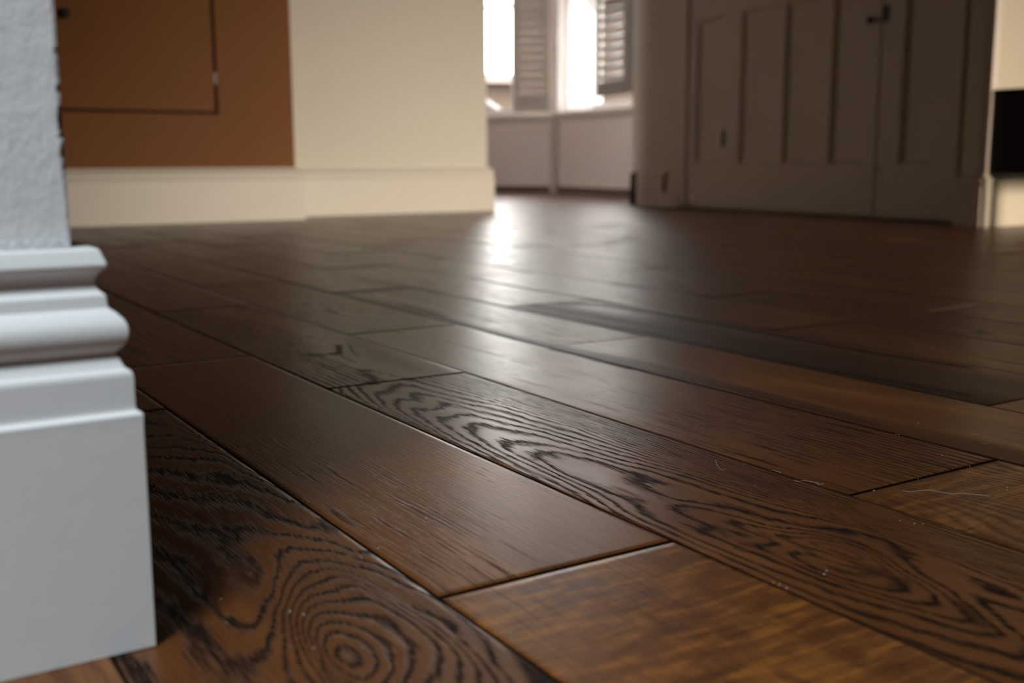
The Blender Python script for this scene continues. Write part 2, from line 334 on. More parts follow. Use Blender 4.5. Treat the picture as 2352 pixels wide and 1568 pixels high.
SWIRL = [(8,[(0.2022,0.4749),(0.2083,0.471),(0.2154,0.4807),(0.2169,0.4913),(0.2134,0.5004),(0.2053,0.4988),(0.1998,0.4908)]),(7,[(0.2096,0.4655),(0.216,0.4691),(0.2214,0.4834),(0.2226,0.4962),(0.2187,0.5092),(0.2111,0.5124),(0.2027,0.5056),(0.1972,0.4924)]),(6,[(0.2103,0.453),(0.2194,0.4623),(0.2269,0.4749),(0.23,0.4897),(0.2303,0.5053),(0.2271,0.5184),(0.2199,0.5296),(0.2112,0.5343),(0.203,0.5229)]),(5,[(0.2173,0.4473),(0.2263,0.4547),(0.2356,0.4677),(0.2413,0.4842),(0.2426,0.501),(0.24,0.5213),(0.2326,0.5339),(0.2227,0.5412),(0.2121,0.5452)]),(4,[(0.2287,0.4426),(0.2366,0.445),(0.2449,0.4552),(0.2508,0.4712),(0.2545,0.4915),(0.2545,0.5101),(0.2537,0.5281),(0.2509,0.5442),(0.2418,0.5543),(0.2308,0.5551),(0.218,0.5634)]),(3,[(0.244,0.4327),(0.2555,0.4516),(0.26,0.4721),(0.2632,0.4913),(0.2616,0.5093),(0.2606,0.5297),(0.2598,0.5468),(0.2558,0.5646),(0.2509,0.5745),(0.2387,0.5734),(0.2301,0.5747)]),(2.1,[(0.2488,0.4281),(0.2563,0.4385),(0.2614,0.4543),(0.2626,0.4704),(0.2661,0.4858),(0.2649,0.5014),(0.2625,0.5184),(0.2602,0.5445),(0.2602,0.5775),(0.254,0.5885),(0.2409,0.5877)]),(1,[(0.2568,0.423),(0.2624,0.4346),(0.2669,0.4491),(0.2706,0.4652),(0.2735,0.4829),(0.2757,0.5002),(0.2751,0.5203),(0.2745,0.5416),(0.2718,0.5632),(0.2689,0.5789),(0.2589,0.5996)]),(0,[(0.2627,0.4192),(0.2707,0.4354),(0.2762,0.4548),(0.2796,0.4753),(0.2813,0.4966),(0.2817,0.5181),(0.2813,0.5394),(0.2722,0.5734),(0.2711,0.5888),(0.2659,0.6023),(0.2618,0.6189),(0.2557,0.6246)]),(-1,[(0.2796,0.5544),(0.2777,0.5731),(0.2763,0.5939),(0.2722,0.6034),(0.2692,0.6159),(0.265,0.633),(0.2559,0.6389),(0.2696,0.4148),(0.2803,0.4324)]),(-2,[(0.2833,0.6085),(0.2788,0.6241),(0.2721,0.6358),(0.2662,0.6568),(0.2614,0.6638)]),(-3,[(0.2768,0.6328),(0.2766,0.6599),(0.2731,0.6804),(0.266,0.6934)]),(-4,[(0.2819,0.7365),(0.2782,0.7636),(0.2728,0.7901),(0.2672,0.818),(0.2628,0.8397),(0.2535,0.8523),(0.2378,0.8465)]),(-5,[(0.2816,0.7727),(0.2821,0.8052),(0.2771,0.8241),(0.2713,0.8538),(0.2688,0.8757),(0.2665,0.902),(0.2544,0.9135),(0.2357,0.9221),(0.2209,0.9391)]),(-6,[(0.2802,0.8931),(0.2784,0.9107),(0.2678,0.9195),(0.2566,0.9381),(0.2465,0.9621),(0.2275,0.9687)]),(-7,[(0.2816,0.918),(0.2766,0.9484),(0.2671,0.9747),(0.2573,1.002),(0.2379,1.0105)]),(-8,[(0.2812,0.9494),(0.2775,0.9804),(0.2698,1.0154),(0.2618,1.0522),(0.2504,1.0644)]),(-10,[(0.2828,0.9982),(0.2828,1.062),(0.2771,1.1105)]),(-4,[(0.2598,0.8075),(0.2513,0.8161),(0.2426,0.8371),(0.2322,0.8533),(0.2261,0.8866),(0.2129,0.8952)]),(-3,[(0.2601,0.6974),(0.2563,0.7245),(0.25,0.7466),(0.2457,0.7763),(0.2374,0.7958),(0.2157,0.7959)]),(-1.5,[(0.2213,0.6718),(0.2233,0.6481),(0.2155,0.6174),(0.2037,0.5868)]),(-1.5,[(0.1944,0.6517),(0.1864,0.6167),(0.1855,0.595),(0.1819,0.5579)]),(1,[(0.2008,0.5606),(0.1957,0.5441),(0.1846,0.5206)]),(3,[(0.1936,0.4997),(0.1895,0.4815),(0.187,0.468)]),(2,[(0.1843,0.4975),(0.1834,0.4824),(0.1812,0.4705)]),(0,[(0.156,0.5666),(0.1502,0.5399),(0.1493,0.5263)])]
CORE = [(0.5038,0.7199,6.45),(0.5069,0.6993,6.45),(0.5076,0.6764,6.45),(0.5083,0.6544,6.45),(0.5069,0.6361,6.45),(0.5153,0.6253,6.45),(0.5214,0.6017,6.45),(0.5069,0.7958,5.5),(0.5083,0.5767,7.5),(0.5056,0.5551,7.5),(0.5024,0.8949,3.5),(0.5035,0.8393,4.5)]
MARKS = [(0.011,0.9,[(0.5251,1.3323),(0.5385,1.3233)]),(0.01,1,[(0.5528,1.323),(0.565,1.3243),(0.589,1.3815)]),(0.004,0.6,[(0.5217,1.3672),(0.5251,1.3323)]),(0.004,0.6,[(0.5385,1.3233),(0.5528,1.323)]),(0.005,0.7,[(0.5618,1.317),(0.5559,1.2803),(0.5557,1.2544)]),(0.012,1,[(0.5378,1.1965),(0.5461,1.191)]),(0.012,1,[(0.5344,1.1717),(0.5325,1.1505),(0.5216,1.1217),(0.5132,1.1202)]),(0.004,0.8,[(0.5149,1.2729),(0.5161,1.2429),(0.5089,1.2039),(0.5046,1.1727)]),(0.004,0.7,[(0.5505,1.1802),(0.5549,1.1582),(0.5577,1.1338),(0.5684,1.105)]),(0.005,0.7,[(0.6014,1.3732),(0.5846,1.3254),(0.5805,1.3)]),(0.005,0.5,[(0.6051,1.331),(0.5985,1.2881)]),(0.008,0.7,[(0.5816,1.4772),(0.5853,1.4747)]),(0.004,0.5,[(0.5794,1.4295),(0.6021,1.4579)]),(0.004,0.5,[(0.6157,1.46),(0.6132,1.4394)]),(0.01,0.6,[(0.7684,1.7854),(0.7752,1.7808)]),(0.01,0.6,[(0.7575,1.6956),(0.7641,1.6912)]),(0.006,0.6,[(0.7101,1.461),(0.7118,1.4303)]),(0.005,0.6,[(0.7365,1.3408),(0.7315,1.2967),(0.7342,1.245)]),(0.006,0.5,[(0.7342,1.2354),(0.7334,1.2076),(0.7365,1.1872)]),(0.02,0.8,[(0.8517,1.6098),(0.8342,1.4817),(0.8281,1.4038),(0.8289,1.3422),(0.8339,1.2908),(0.8344,1.2227)]),(0.014,0.75,[(0.8184,1.1909),(0.8233,1.1472),(0.8218,1.0907),(0.8195,1.0316)]),(0.022,0.8,[(0.8249,1.0385),(0.8316,0.9802),(0.8346,0.9219),(0.8355,0.8521),(0.8348,0.7871),(0.8371,0.7304),(0.8379,0.6769)]),(0.012,0.7,[(0.8521,0.8692),(0.8506,0.8022),(0.8523,0.7158),(0.8539,0.6394)]),(0.03,1,[(1.0101,1.5425),(1.0136,1.4625),(1.0169,1.4055),(1.0145,1.3217),(1.0203,1.2441),(1.0155,1.1603),(1.0068,1.0291),(1.0077,0.9527),(1.0128,0.8866),(1.0219,0.7981),(1.028,0.717)]),(0.028,0.9,[(1.0995,1.5728),(1.1387,1.5608),(1.1576,1.4839),(1.1685,1.4027),(1.1654,1.3116),(1.1628,1.1901),(1.1584,1.0557),(1.1547,0.9387),(1.1686,0.8176)]),(0.03,0.5,[(1.0626,1.1762),(1.0718,1.014),(1.0795,0.8766),(1.0735,0.6952)]),(0.03,0.7,[(1.3854,1.7768),(1.3944,1.6751),(1.3933,1.5696),(1.388,1.4911)]),(0.02,0.5,[(1.1814,1.362),(1.1898,1.2373),(1.1992,1.1449)]),(0.02,0.5,[(1.4018,1.3611),(1.4222,1.319)]),(0.008,0.8,[(1.2078,1.1443),(1.2078,1.1391)]),(0.03,0.45,[(0.9777,2.1812),(0.9841,2.0217),(1.0111,1.882)]),(0.02,0.6,[(0.8644,1.7246),(0.8568,1.6595),(0.8567,1.5807)]),(0.004,0.8,[(0.5014,0.6455),(0.5031,0.634),(0.5031,0.6239),(0.5012,0.6115)]),(0.005,0.4,[(0.5528,0.4374),(0.5499,0.4281),(0.5574,0.4307)]),(0.01,0.35,[(0.5602,0.4744),(0.5617,0.4637),(0.5587,0.4542),(0.559,0.4411),(0.5574,0.4331)]),(0.0045,0.95,[(0.5229,1.0812),(0.5165,1.0639),(0.508,1.059)]),(0.0045,0.95,[(0.5255,1.0371),(0.5318,1.0355),(0.5366,1.0349)]),(0.004,0.95,[(0.4969,1.016),(0.4894,0.997),(0.4832,0.9826)]),(0.004,0.9,[(0.4986,0.977),(0.492,0.9588),(0.4887,0.9478)]),(0.004,0.9,[(0.5108,0.9599),(0.5202,0.9628)]),(0.0045,0.95,[(0.4993,0.9279),(0.4953,0.9136)]),(0.0035,0.9,[(0.5067,0.9208),(0.5237,0.9291)]),(0.006,1,[(0.5106,0.8831),(0.5079,0.869),(0.4977,0.8563)]),(0.006,1,[(0.4977,0.8014),(0.5071,0.8023),(0.5118,0.7957),(0.5152,0.79)]),(0.006,1,[(0.5144,0.7568),(0.5149,0.75),(0.5134,0.7414)]),(0.005,1,[(0.4989,0.7572),(0.4967,0.746)]),(0.004,0.9,[(0.4707,0.7383),(0.47,0.7182),(0.4664,0.7006)]),(0.004,0.8,[(0.5253,0.7497),(0.5279,0.7287),(0.5338,0.7186)]),(0.005,0.8,[(0.5058,0.5343),(0.4985,0.5207),(0.4969,0.5158)]),(0.005,0.8,[(0.5266,0.4788),(0.5229,0.4681),(0.5205,0.4588)]),(0.006,0.85,[(0.5119,0.4309),(0.5166,0.4221),(0.5258,0.417),(0.5341,0.4157)]),(0.005,0.8,[(0.5215,0.5095),(0.5185,0.4995)]),(0.006,0.8,[(0.5171,0.3959),(0.5253,0.3954),(0.5336,0.4)]),(0.01,0.8,[(0.5293,0.357),(0.5216,0.346),(0.5155,0.3373)]),(0.004,0.9,[(0.5355,0.4563),(0.535,0.4476),(0.5351,0.4397)]),(0.01,0.6,[(0.3697,0.4427),(0.37,0.434)]),(0.01,0.6,[(0.3877,0.3998),(0.3971,0.4003)]),(0.008,0.8,[(0.3801,0.3496),(0.3828,0.3413)]),(0.01,0.4,[(0.4311,0.4102),(0.4302,0.398)])]
SPECKS = [(0.6399,0.6043),(0.505,0.4354),(0.4994,0.4324),(0.7198,0.5325),(0.6639,0.53),(0.6221,0.4733),(0.6255,0.4636),(0.6296,0.4599),(0.5972,0.5895),(0.4639,0.4401),(0.4641,0.4353),(0.4639,0.4295),(0.8228,0.6358),(0.8235,0.6331),(0.7198,0.5327),(0.785,0.5321),(0.7669,0.5352),(0.8775,0.6531),(0.7563,0.4793),(0.7505,0.4755),(0.7946,0.5654),(0.6637,0.53),(0.8282,0.5317),(0.1758,0.5959),(0.168,0.5621),(0.2032,0.5574),(0.2082,0.5491),(0.1862,0.5138),(0.1964,0.5058),(0.2931,0.467),(0.2183,0.493),(0.2968,0.93),(0.2803,0.8325),(0.2658,0.8465),(0.2408,0.8134),(0.289,0.623),(0.3438,0.6589),(0.5716,0.7462)]
HAIRS = [[(0.6212,0.6603),(0.6128,0.6504),(0.6068,0.6409),(0.6048,0.6354),(0.6102,0.6357)],[(0.6378,0.6104),(0.6385,0.6065),(0.6409,0.6055)],[(0.6306,0.5811),(0.6325,0.5777),(0.6386,0.5781),(0.6413,0.5728),(0.6406,0.5679),(0.6379,0.5604)],[(0.6432,0.5702),(0.643,0.565),(0.6449,0.5624)],[(0.6812,0.5182),(0.6843,0.5127),(0.6922,0.5099),(0.6989,0.5062),(0.7021,0.4982),(0.7073,0.4918),(0.7146,0.4886),(0.7158,0.4828),(0.7198,0.4773),(0.725,0.4731)],[(0.879,0.5955),(0.8847,0.5939)],[(0.8596,0.5717),(0.8587,0.5662)],[(0.2039,0.8176),(0.2056,0.8199),(0.2061,0.8167)],[(0.2391,0.799),(0.2453,0.7978),(0.2527,0.7974),(0.2617,0.8018)]]


SEAMS = {-1: .1050, 0: .2832, 1: .4611, 2: .6393, 3: .8235, 4: .9975, 5: 1.186, 6: 1.374}
for k in range(7, 46): SEAMS[k] = SEAMS[k-1] + .1815
for k in range(-2, -16, -1): SEAMS[k] = SEAMS[k+1] - .1795
KNOWN = {-1: [1.118], 0: [.529, 1.373], 1: [-.25, 1.118], 2: [.533, 1.467], 3: [1.21], 4: [.661, 1.592], 5: [1.144], 6: [1.499], 7: [1.150]}
U0, U1 = -4.2, 9.3

def rbf(points, su=0.30, smooth=1e-4):
    """thin-plate interpolation of the growth-ring number traced at points (x, y, ring)"""
    P = np.array(points, float)
    X = np.c_[P[:, 0], P[:, 1]*su]
    d = np.linalg.norm(X[:, None]-X[None], axis=2)
    K = np.where(d > 0, d*d*np.log(d+1e-12), 0) + smooth*np.eye(len(X))
    A = np.c_[np.ones(len(X)), X]
    S = np.block([[K, A], [A.T, np.zeros((3, 3))]])
    w = np.linalg.solve(S, np.r_[P[:, 2], 0, 0, 0])
    def f(x, y):
        Q = np.c_[x, y*su]; out = np.empty(len(Q))
        for i in range(0, len(Q), 4000):
            q = Q[i:i+4000]
            dd = np.linalg.norm(q[:, None]-X[None], axis=2)
            kk = np.where(dd > 0, dd*dd*np.log(dd+1e-12), 0)
            out[i:i+4000] = kk@w[:len(X)] + w[len(X)] + q@w[len(X)+1:]
        return out
    return f
def densify(L, step=0.012):
    pts = []
    for ring, poly in L:
        for a, b in zip(poly[:-1], poly[1:]):
            n = max(1, int(math.hypot(a[0]-b[0], (a[1]-b[1])*.5)/step))
            for i in range(n):
                t = i/n; pts.append((a[0]+(b[0]-a[0])*t, a[1]+(b[1]-a[1])*t, ring))
        pts.append((*poly[-1], ring))
    return pts
hero_pts = densify(HERO)
for u in np.arange(-.25, 1.2, .05):
    hero_pts.append((.6393, u, -11.5))
    if u > .35: hero_pts.append((.615, u, -6.6))
for u in np.arange(.9, 1.15, .05): hero_pts.append((.4611, u, -4))
hero_pts += CORE
hero_f = rbf(hero_pts)
swirl_pts = densify(SWIRL)
for u in np.arange(.3, 1.15, .05): swirl_pts.append((.2832, u, -1 if u < .62 else -1-(u-.62)*26))
swirl_f = rbf(swirl_pts)

def seg_dist(x, y, poly):
    d = np.full(x.shape, 9.0)
    for a, b in zip(poly[:-1], poly[1:]):
        ax, ay = a; bx, by = b[0]-a[0], b[1]-a[1]
        L = bx*bx+by*by
        t = np.clip(((x-ax)*bx+(y-ay)*by)/L, 0, 1) if L > 0 else 0
        d = np.minimum(d, np.hypot(x-ax-t*bx, (y-ay-t*by)*.45))
    return d

class Floor:
    def __init__(s): s.v = []; s.f = []; s.a = {k: [] for k in ('phi', 'amp', 'tone', 'saw', 'stain', 'pore', 'rnd', 'edge', 'line')}; s.n = 0
rng = random.Random(7)
def board(F, k, ua, ub):
    va, vb = SEAMS[k], SEAMS[k+1]
    mid_u = (ua+ub)/2
    dist = math.hypot(max(abs((va+vb)/2), .1), max(0.35, ua))
    near = dist < 1.7 and ub > .2 and va > -.1
    du = .0055 if near else (.02 if dist < 3.2 else .06)
    dv = .004 if near else (.012 if dist < 3.2 else .03)
    if ub < .2 or va < -.1: du, dv = .08, .03
    g, bv = .00035, .0010
    gj = .0013 if abs(ua-.53) < .01 or abs(ub-.53) < .01 else .0004
    # slight lift between neighbours, as laid boards have
    lift = rng.uniform(-.0003, .0003)
    nv = max(4, int((vb-va)/dv)); nu = max(6, int((ub-ua)/du))
    vs = np.r_[va+g, va+g, np.linspace(va+g+bv, vb-g-bv, nv), vb-g, vb-g]
    us = np.r_[ua+gj, ua+gj, np.linspace(ua+gj+bv, ub-gj-bv, nu), ub-gj, ub-gj]
    zz = lambda n: np.r_[-.004, -.0006, np.zeros(n), -.0006, -.004]
    Z = np.minimum(zz(nv)[:, None], zz(nu)[None, :])
    Vv, Uu = np.meshgrid(vs, us, indexing='ij')
    x, y = Vv.ravel(), Uu.ravel(); z = Z.ravel()+np.where(Z.ravel() < 0, 0, 0)+lift
    r = rng.random(); r2 = rng.random(); r3 = rng.random()
    c0 = (va+vb)/2
    # default grain: straight or cathedral rings, unlike on every board
    w = (x-va)/(vb-va)
    off = .5+(r-.5)*.9
    k1 = 8+10*r2
    phi = (abs(w-off)**1.6)*k1*2.2 + (y-ua)*(1.5+3.0*r3)*(1 if r > .5 else -1) \
        + .8*np.sin(y*5.1+r*9)*np.cos(w*4+r2*7) + .35*np.sin(y*13.7+r3*9+w*5)
    amp = (.35+.35*r3)*(1 if near else .45); tone = .35+.4*r; saw = .0; pore = .5; line = .35; stain = np.zeros(x.shape)
    if k == 1 and ub < 1.2 and ub > 1.0: phi = hero_f(x, y); amp = 1.0; tone = .5; pore = .15; line = .1+.5*np.clip((w-.72)/.2, 0, 1)
    elif k == 1 and ua > 1.0 and ua < 1.2:
        phi = (1-w)*2+w*0 + np.where(w < .45, (w)*22, 9.9) + .3*np.sin(y*9); amp = np.where(w < .45, .8, .25); tone = .5; pore = .3
    elif k == -1 and ub < 1.2 and ub > 1.0: phi = swirl_f(x, y); amp = .95; tone = .42; pore = .2
    elif k == -1: tone = .2; amp = .1
    elif k == 0 and ua > .5 and ua < .6:
        phi = w*34+.5*np.sin(y*9)+.4*np.sin(y*21+w*6)-2*np.exp(-((w-.45)**2)*40-((y-.75)/.12)**2)
        amp = .10*np.ones(x.shape); tone = .66; pore = .8; line = (.15+1.0*np.clip((.62-w)/.35, 0, 1))*np.clip((1.05-y)/.3, .25, 1)
    elif k == 0 and ub < .6: saw = 1.0; amp = .12; tone = .62; pore = .2
    elif k == 2 and ua > .5 and ua < .6:
        sh = np.clip((.95-y)/.3, 0, 1)
        phi = w*26 + 7*sh*(w-.2)*(1-w) + (y-.6)*9*np.clip(w-.25, 0, 1)+.4*np.sin(y*17+w*8)
        amp = .10+.65*sh*np.clip((w-.15)*3, 0, 1); tone = .52; pore = 1.0; line = .4+1.2*sh
    elif k == 2 and ub < .6: saw = .7; amp = .4; tone = .5; phi = w*20+y*14+2*np.sin(y*20+w*5)
    elif k == 3 and ub < 1.3 and ub > 1.1: amp = .1; tone = .6; stain = .62*np.clip((.26+.05*np.sin(y*14)-w)/.10, 0, 1); line = .3
    elif k == 4 and ub < 1.7 and ub > 1.5: tone = .25; amp = .2; stain = .42+.40*np.clip((.55-w)/.3, 0, 1)+.15*np.sin(w*9+y*3)
    elif k == 3 and ua > 1.1 and ua < 1.3: tone = .6; stain = .5*np.clip((.2-w)/.1, 0, 1)
    elif k == 5 and ua > 1.0 and ua < 1.3: tone = .55
    if near or dist < 3.2:
        for hw, st, poly in MARKS:
            pv = [p[0] for p in poly]; pu = [p[1] for p in poly]
            mv = sum(pv)/len(pv)
            if mv < va-.01 or mv > vb+.01 or max(pu) < ua-.05 or min(pu) > ub+.05: continue
            d = seg_dist(x, y, poly)
            stain = np.maximum(stain, st*np.clip(1.35-d/(hw*.5), 0, 1))
    nV, nU = len(vs), len(us)
    idx = np.arange(nV*nU).reshape(nV, nU)+F.n
    q = np.stack([idx[:-1, :-1], idx[1:, :-1], idx[1:, 1:], idx[:-1, 1:]], -1).reshape(-1, 4)
    F.v.append(np.c_[x, y, z]); F.f.append(q); F.n += nV*nU
    edge = (Z.ravel() < 0).astype(float)
    one = np.ones(x.shape)
    for nm, vv in (('phi', phi), ('amp', amp), ('tone', tone), ('saw', saw), ('stain', stain), ('pore', pore), ('rnd', r*10+r2*3), ('edge', edge), ('line', line)):
        F.a[nm].append(np.asarray(vv)*one)
FL = Floor()
XMIN, XMAX = -1.6, 7.0
for k in sorted(SEAMS):
    if k+1 not in SEAMS or SEAMS[k] < XMIN-.2 or SEAMS[k] > XMAX: continue
    js = sorted(KNOWN.get(k, [rng.uniform(0, .9)]))
    while js[0] > U0: js.insert(0, js[0]-rng.choice((.84, .93, 1.1, .72)))
    while js[-1] < U1: js.append(js[-1]+rng.choice((.84, .93, 1.2, .75)))
    for a, b in zip(js[:-1], js[1:]): board(FL, k, a, b)
V = np.concatenate(FL.v); Q = np.concatenate(FL.f)
# a dark bed under the joints
n0 = len(V)
V = np.r_[V, [[XMIN-.4, U0-.8, -.0042], [XMAX+.4, U0-.8, -.0042], [XMAX+.4, U1+1, -.0042], [XMIN-.4, U1+1, -.0042]]]
Q = np.r_[Q, [[n0, n0+1, n0+2, n0+3]]]
me = bpy.data.meshes.new('floor')
me.vertices.add(len(V)); me.vertices.foreach_set('co', V.astype(np.float32).ravel())
me.loops.add(Q.size); me.loops.foreach_set('vertex_index', Q.astype(np.int32).ravel())
me.polygons.add(len(Q)); me.polygons.foreach_set('loop_start', np.arange(0, Q.size, 4, dtype=np.int32))
me.update(calc_edges=True)
for nm, L in FL.a.items():
    a = me.attributes.new(nm, 'FLOAT', 'POINT')
    a.data.foreach_set('value', np.r_[np.concatenate(L), [1 if nm == 'edge' else 0]*4].astype(np.float32))
floor = structure(put('floor', me))

def wood_mat():
    m, nt, b = new_mat('dark_oiled_oak'); k = N(nt); co = k.coord()
    phi, amp, tone, saw, stain, pore, rnd, edge, line = [k.attr(a) for a in ('phi', 'amp', 'tone', 'saw', 'stain', 'pore', 'rnd', 'edge', 'line')]
    cx = nt.nodes.new('ShaderNodeCombineXYZ'); nt.links.new(k.m('MULTIPLY', rnd, 7.3), cx.inputs[0]); nt.links.new(k.m('MULTIPLY', rnd, 3.1), cx.inputs[1])
    va = nt.nodes.new('ShaderNodeVectorMath'); va.operation = 'ADD'
    nt.links.new(co, va.inputs[0]); nt.links.new(cx.outputs[0], va.inputs[1]); p = va.outputs[0]
    jag = k.noise(k.mapping(p, (900, 22, 1)), 1.0, 2.0, 0.6)      # streaks along the grain make the rings ragged
    wob = k.noise(k.mapping(p, (70, 40, 1)), 1.0, 3.0)
    ph = k.m('ADD', phi, k.m('ADD', k.m('MULTIPLY', k.m('SUBTRACT', jag, .5), 1.15), k.m('MULTIPLY', k.m('SUBTRACT', wob, .5), .45)))
    fr = k.m('FRACT', k.m('ADD', ph, .15))
    ring = k.ramp(fr, [(0, (0, 0, 0)), (.045, (1, 1, 1)), (.24, (.95, .95, .95)), (.36, (.35, .35, .35)), (.50, (0, 0, 0))])
    wid = k.noise(k.mapping(p, (25, 9, 1)), 1.0, 2.0)
    ring = k.m('MULTIPLY', ring, k.m('ADD', .35, k.m('MULTIPLY', k.step(wid, .25, .45), .65)))
    fine = k.noise(k.mapping(p, (1500, 45, 1)), 1.0, 2.0, .7)
    ring = k.m('MULTIPLY', ring, k.m('ADD', .78, k.m('MULTIPLY', k.step(fine, .35, .55), .22)))
    ring = k.m('MULTIPLY', ring, k.m('MULTIPLY', amp, 1.15), clamp=True)
    # short open pores
    pn = k.noise(k.mapping(p, (700, 28, 1)), 1.0, 1.0, .5)
    pores = k.m('MULTIPLY', k.m('MULTIPLY', k.step(pn, .66, .74), pore), k.step(k.noise(k.mapping(p, (14, 5, 1)), 1.0, 2.0), .38, .62))
    # broken lines that follow the grain
    bend = k.m('MULTIPLY', k.noise(k.mapping(p, (5, 5, 1)), 1.0, 2.0), .016)
    sx = nt.nodes.new('ShaderNodeSeparateXYZ'); nt.links.new(p, sx.inputs[0])
    cb = nt.nodes.new('ShaderNodeCombineXYZ'); nt.links.new(k.m('ADD', sx.outputs[0], bend), cb.inputs[0]); nt.links.new(sx.outputs[1], cb.inputs[1])
    ln = k.noise(k.mapping(cb.outputs[0], (470, 8, 1)), 1.0, 2.0, .55)
    lines = k.m('MULTIPLY', k.m('MULTIPLY', k.step(ln, .54, .66), k.step(fine, .3, .5)), k.m('MULTIPLY', line, .85), clamp=True)
    streak = k.noise(k.mapping(p, (160, 4, 1)), 1.0, 4.0, .6)
    blot = k.noise(k.mapping(p, (14, 3.2, 1)), 1.0, 4.0, .55, .6)
    base = k.mix(k.m('MULTIPLY', blot, 1.0), (0.080, 0.023, 0.0050, 1), (0.175, 0.055, 0.011, 1))
    base = k.mix(k.m('MULTIPLY', k.step(blot, .45, .8), k.m('MULTIPLY', tone, 1.1)), base, (0.26, 0.095, 0.016, 1))
    base = k.mix(k.m('MULTIPLY', k.m('SUBTRACT', .75, tone), .9, clamp=True), base, (0.030, 0.012, 0.007, 1))
    base = k.mix(k.m('MULTIPLY', k.step(streak, .42, .75), .35), base, (0.030, 0.012, 0.007, 1))
    # cross-cut saw marks
    sw = k.noise(k.mapping(p, (26, 150, 1)), 1.0, 3.0, .6)
    sb = k.noise(k.mapping(p, (20, 105, 1)), 1.0, 4.0, .62)
    base = k.mix(k.m('MULTIPLY', k.m('MULTIPLY', k.step(sw, .45, .7), saw), .6), base, (0.030, 0.012, 0.007, 1))
    base = k.mix(k.m('MULTIPLY', k.m('MULTIPLY', k.step(sb, .47, .64), saw), .6), base, (0.30, 0.105, 0.016, 1))
    base = k.mix(k.m('MULTIPLY', k.m('MULTIPLY', k.step(k.m('SUBTRACT', 1.0, sb), .55, .75), saw), .6), base, (0.030, 0.012, 0.007, 1))
    sn = k.noise(k.mapping(p, (130, 30, 1)), 1.0, 4.0, .6)
    st = k.m('MULTIPLY', stain, k.step(k.m('ADD', sn, k.m('MULTIPLY', stain, .35)), .38, .62), clamp=True)
    dk = k.m('MAXIMUM', k.m('MAXIMUM', ring, k.m('MAXIMUM', lines, pores)), k.m('MULTIPLY', st, .85))
    col = k.mix(k.m('MULTIPLY', dk, .97), base, (0.005, 0.003, 0.0025, 1))
    es = k.step(edge, .01, .3)
    col = k.mix(es, col, (0.010, 0.0035, 0.001, 1))
    nt.links.new(col, b.inputs['Base Color'])
    rr = k.m('ADD', 0.31, k.m('ADD', k.m('MULTIPLY', dk, .22), k.m('MULTIPLY', k.m('SUBTRACT', blot, .5), .10)))
    nt.links.new(rr, b.inputs['Roughness'])
    nt.links.new(k.m('SUBTRACT', 0.38, k.m("MULTIPLY", k.m("MAXIMUM", k.m("MULTIPLY", dk, .92), es), 0.38)), b.inputs['Specular IOR Level'])
    b.inputs['Coat Weight'].default_value = .12
    b.inputs['Coat Roughness'].default_value = .62
    b.inputs['Coat IOR'].default_value = 1.4
    lowf = k.noise(k.mapping(p, (40, 12, 1)), 1.0, 2.0)
    h = k.m('ADD', k.m('MULTIPLY', dk, -1.0), k.m('ADD', k.m('MULTIPLY', lowf, 1.3), k.m('MULTIPLY', fine, .25)))
    nt.links.new(k.bump(h, .55, .00035), b.inputs['Normal'])
    return m
floor.data.materials.append(wood_mat())

# dust and loose fibres on the boards
bm = bmesh.new()
rs = random.Random(3)
spots = list(SPECKS)+[(rs.uniform(.2, 1.3), rs.uniform(.35, 1.3)) for _ in range(60)]
for i, (x, y) in enumerate(spots):
    r = rs.uniform(.0003, .0006) if i < len(SPECKS) else rs.uniform(.0001, .0002)
    bmesh.ops.create_icosphere(bm, subdivisions=1, radius=r, matrix=Matrix.Translation((x, y, r*.4)) @ Matrix.Diagonal((rs.uniform(.8, 2), 1, .6, 1)))
thing(put('dust_specks', from_bm('dust_specks', bm), None, M_dust), 'tiny pale specks of dust scattered over the dark floorboards', 'dust', kind='stuff')
hl = ['pale curled hair lying across the straight grain of the ringed board', 'short pale fibre on the ringed board close to its upper seam', 'longest pale hair on the ringed board, wavy, beside the seam', 'short pale fibre touching the wavy hair on the ringed board',
      'long wavy pale hair on the amber board just past the open end joint', 'short white fibre on the smooth board with the dark edge', 'tiny pale fibre near the far corner of the open end joint', 'tiny pale fibre on the darkest board beside the near skirting', 'faint long fibre on the darkest swirled board']
for i, L in enumerate(HAIRS):
    pts = [(x, y, .0006+.0004*math.sin(j*1.3+i)) for j, (x, y) in enumerate(L)]
    thing(put('hair', tube('hair', pts, .00011, 5), None, M_dust), hl[i], 'hair', 'loose hairs on the floorboards')

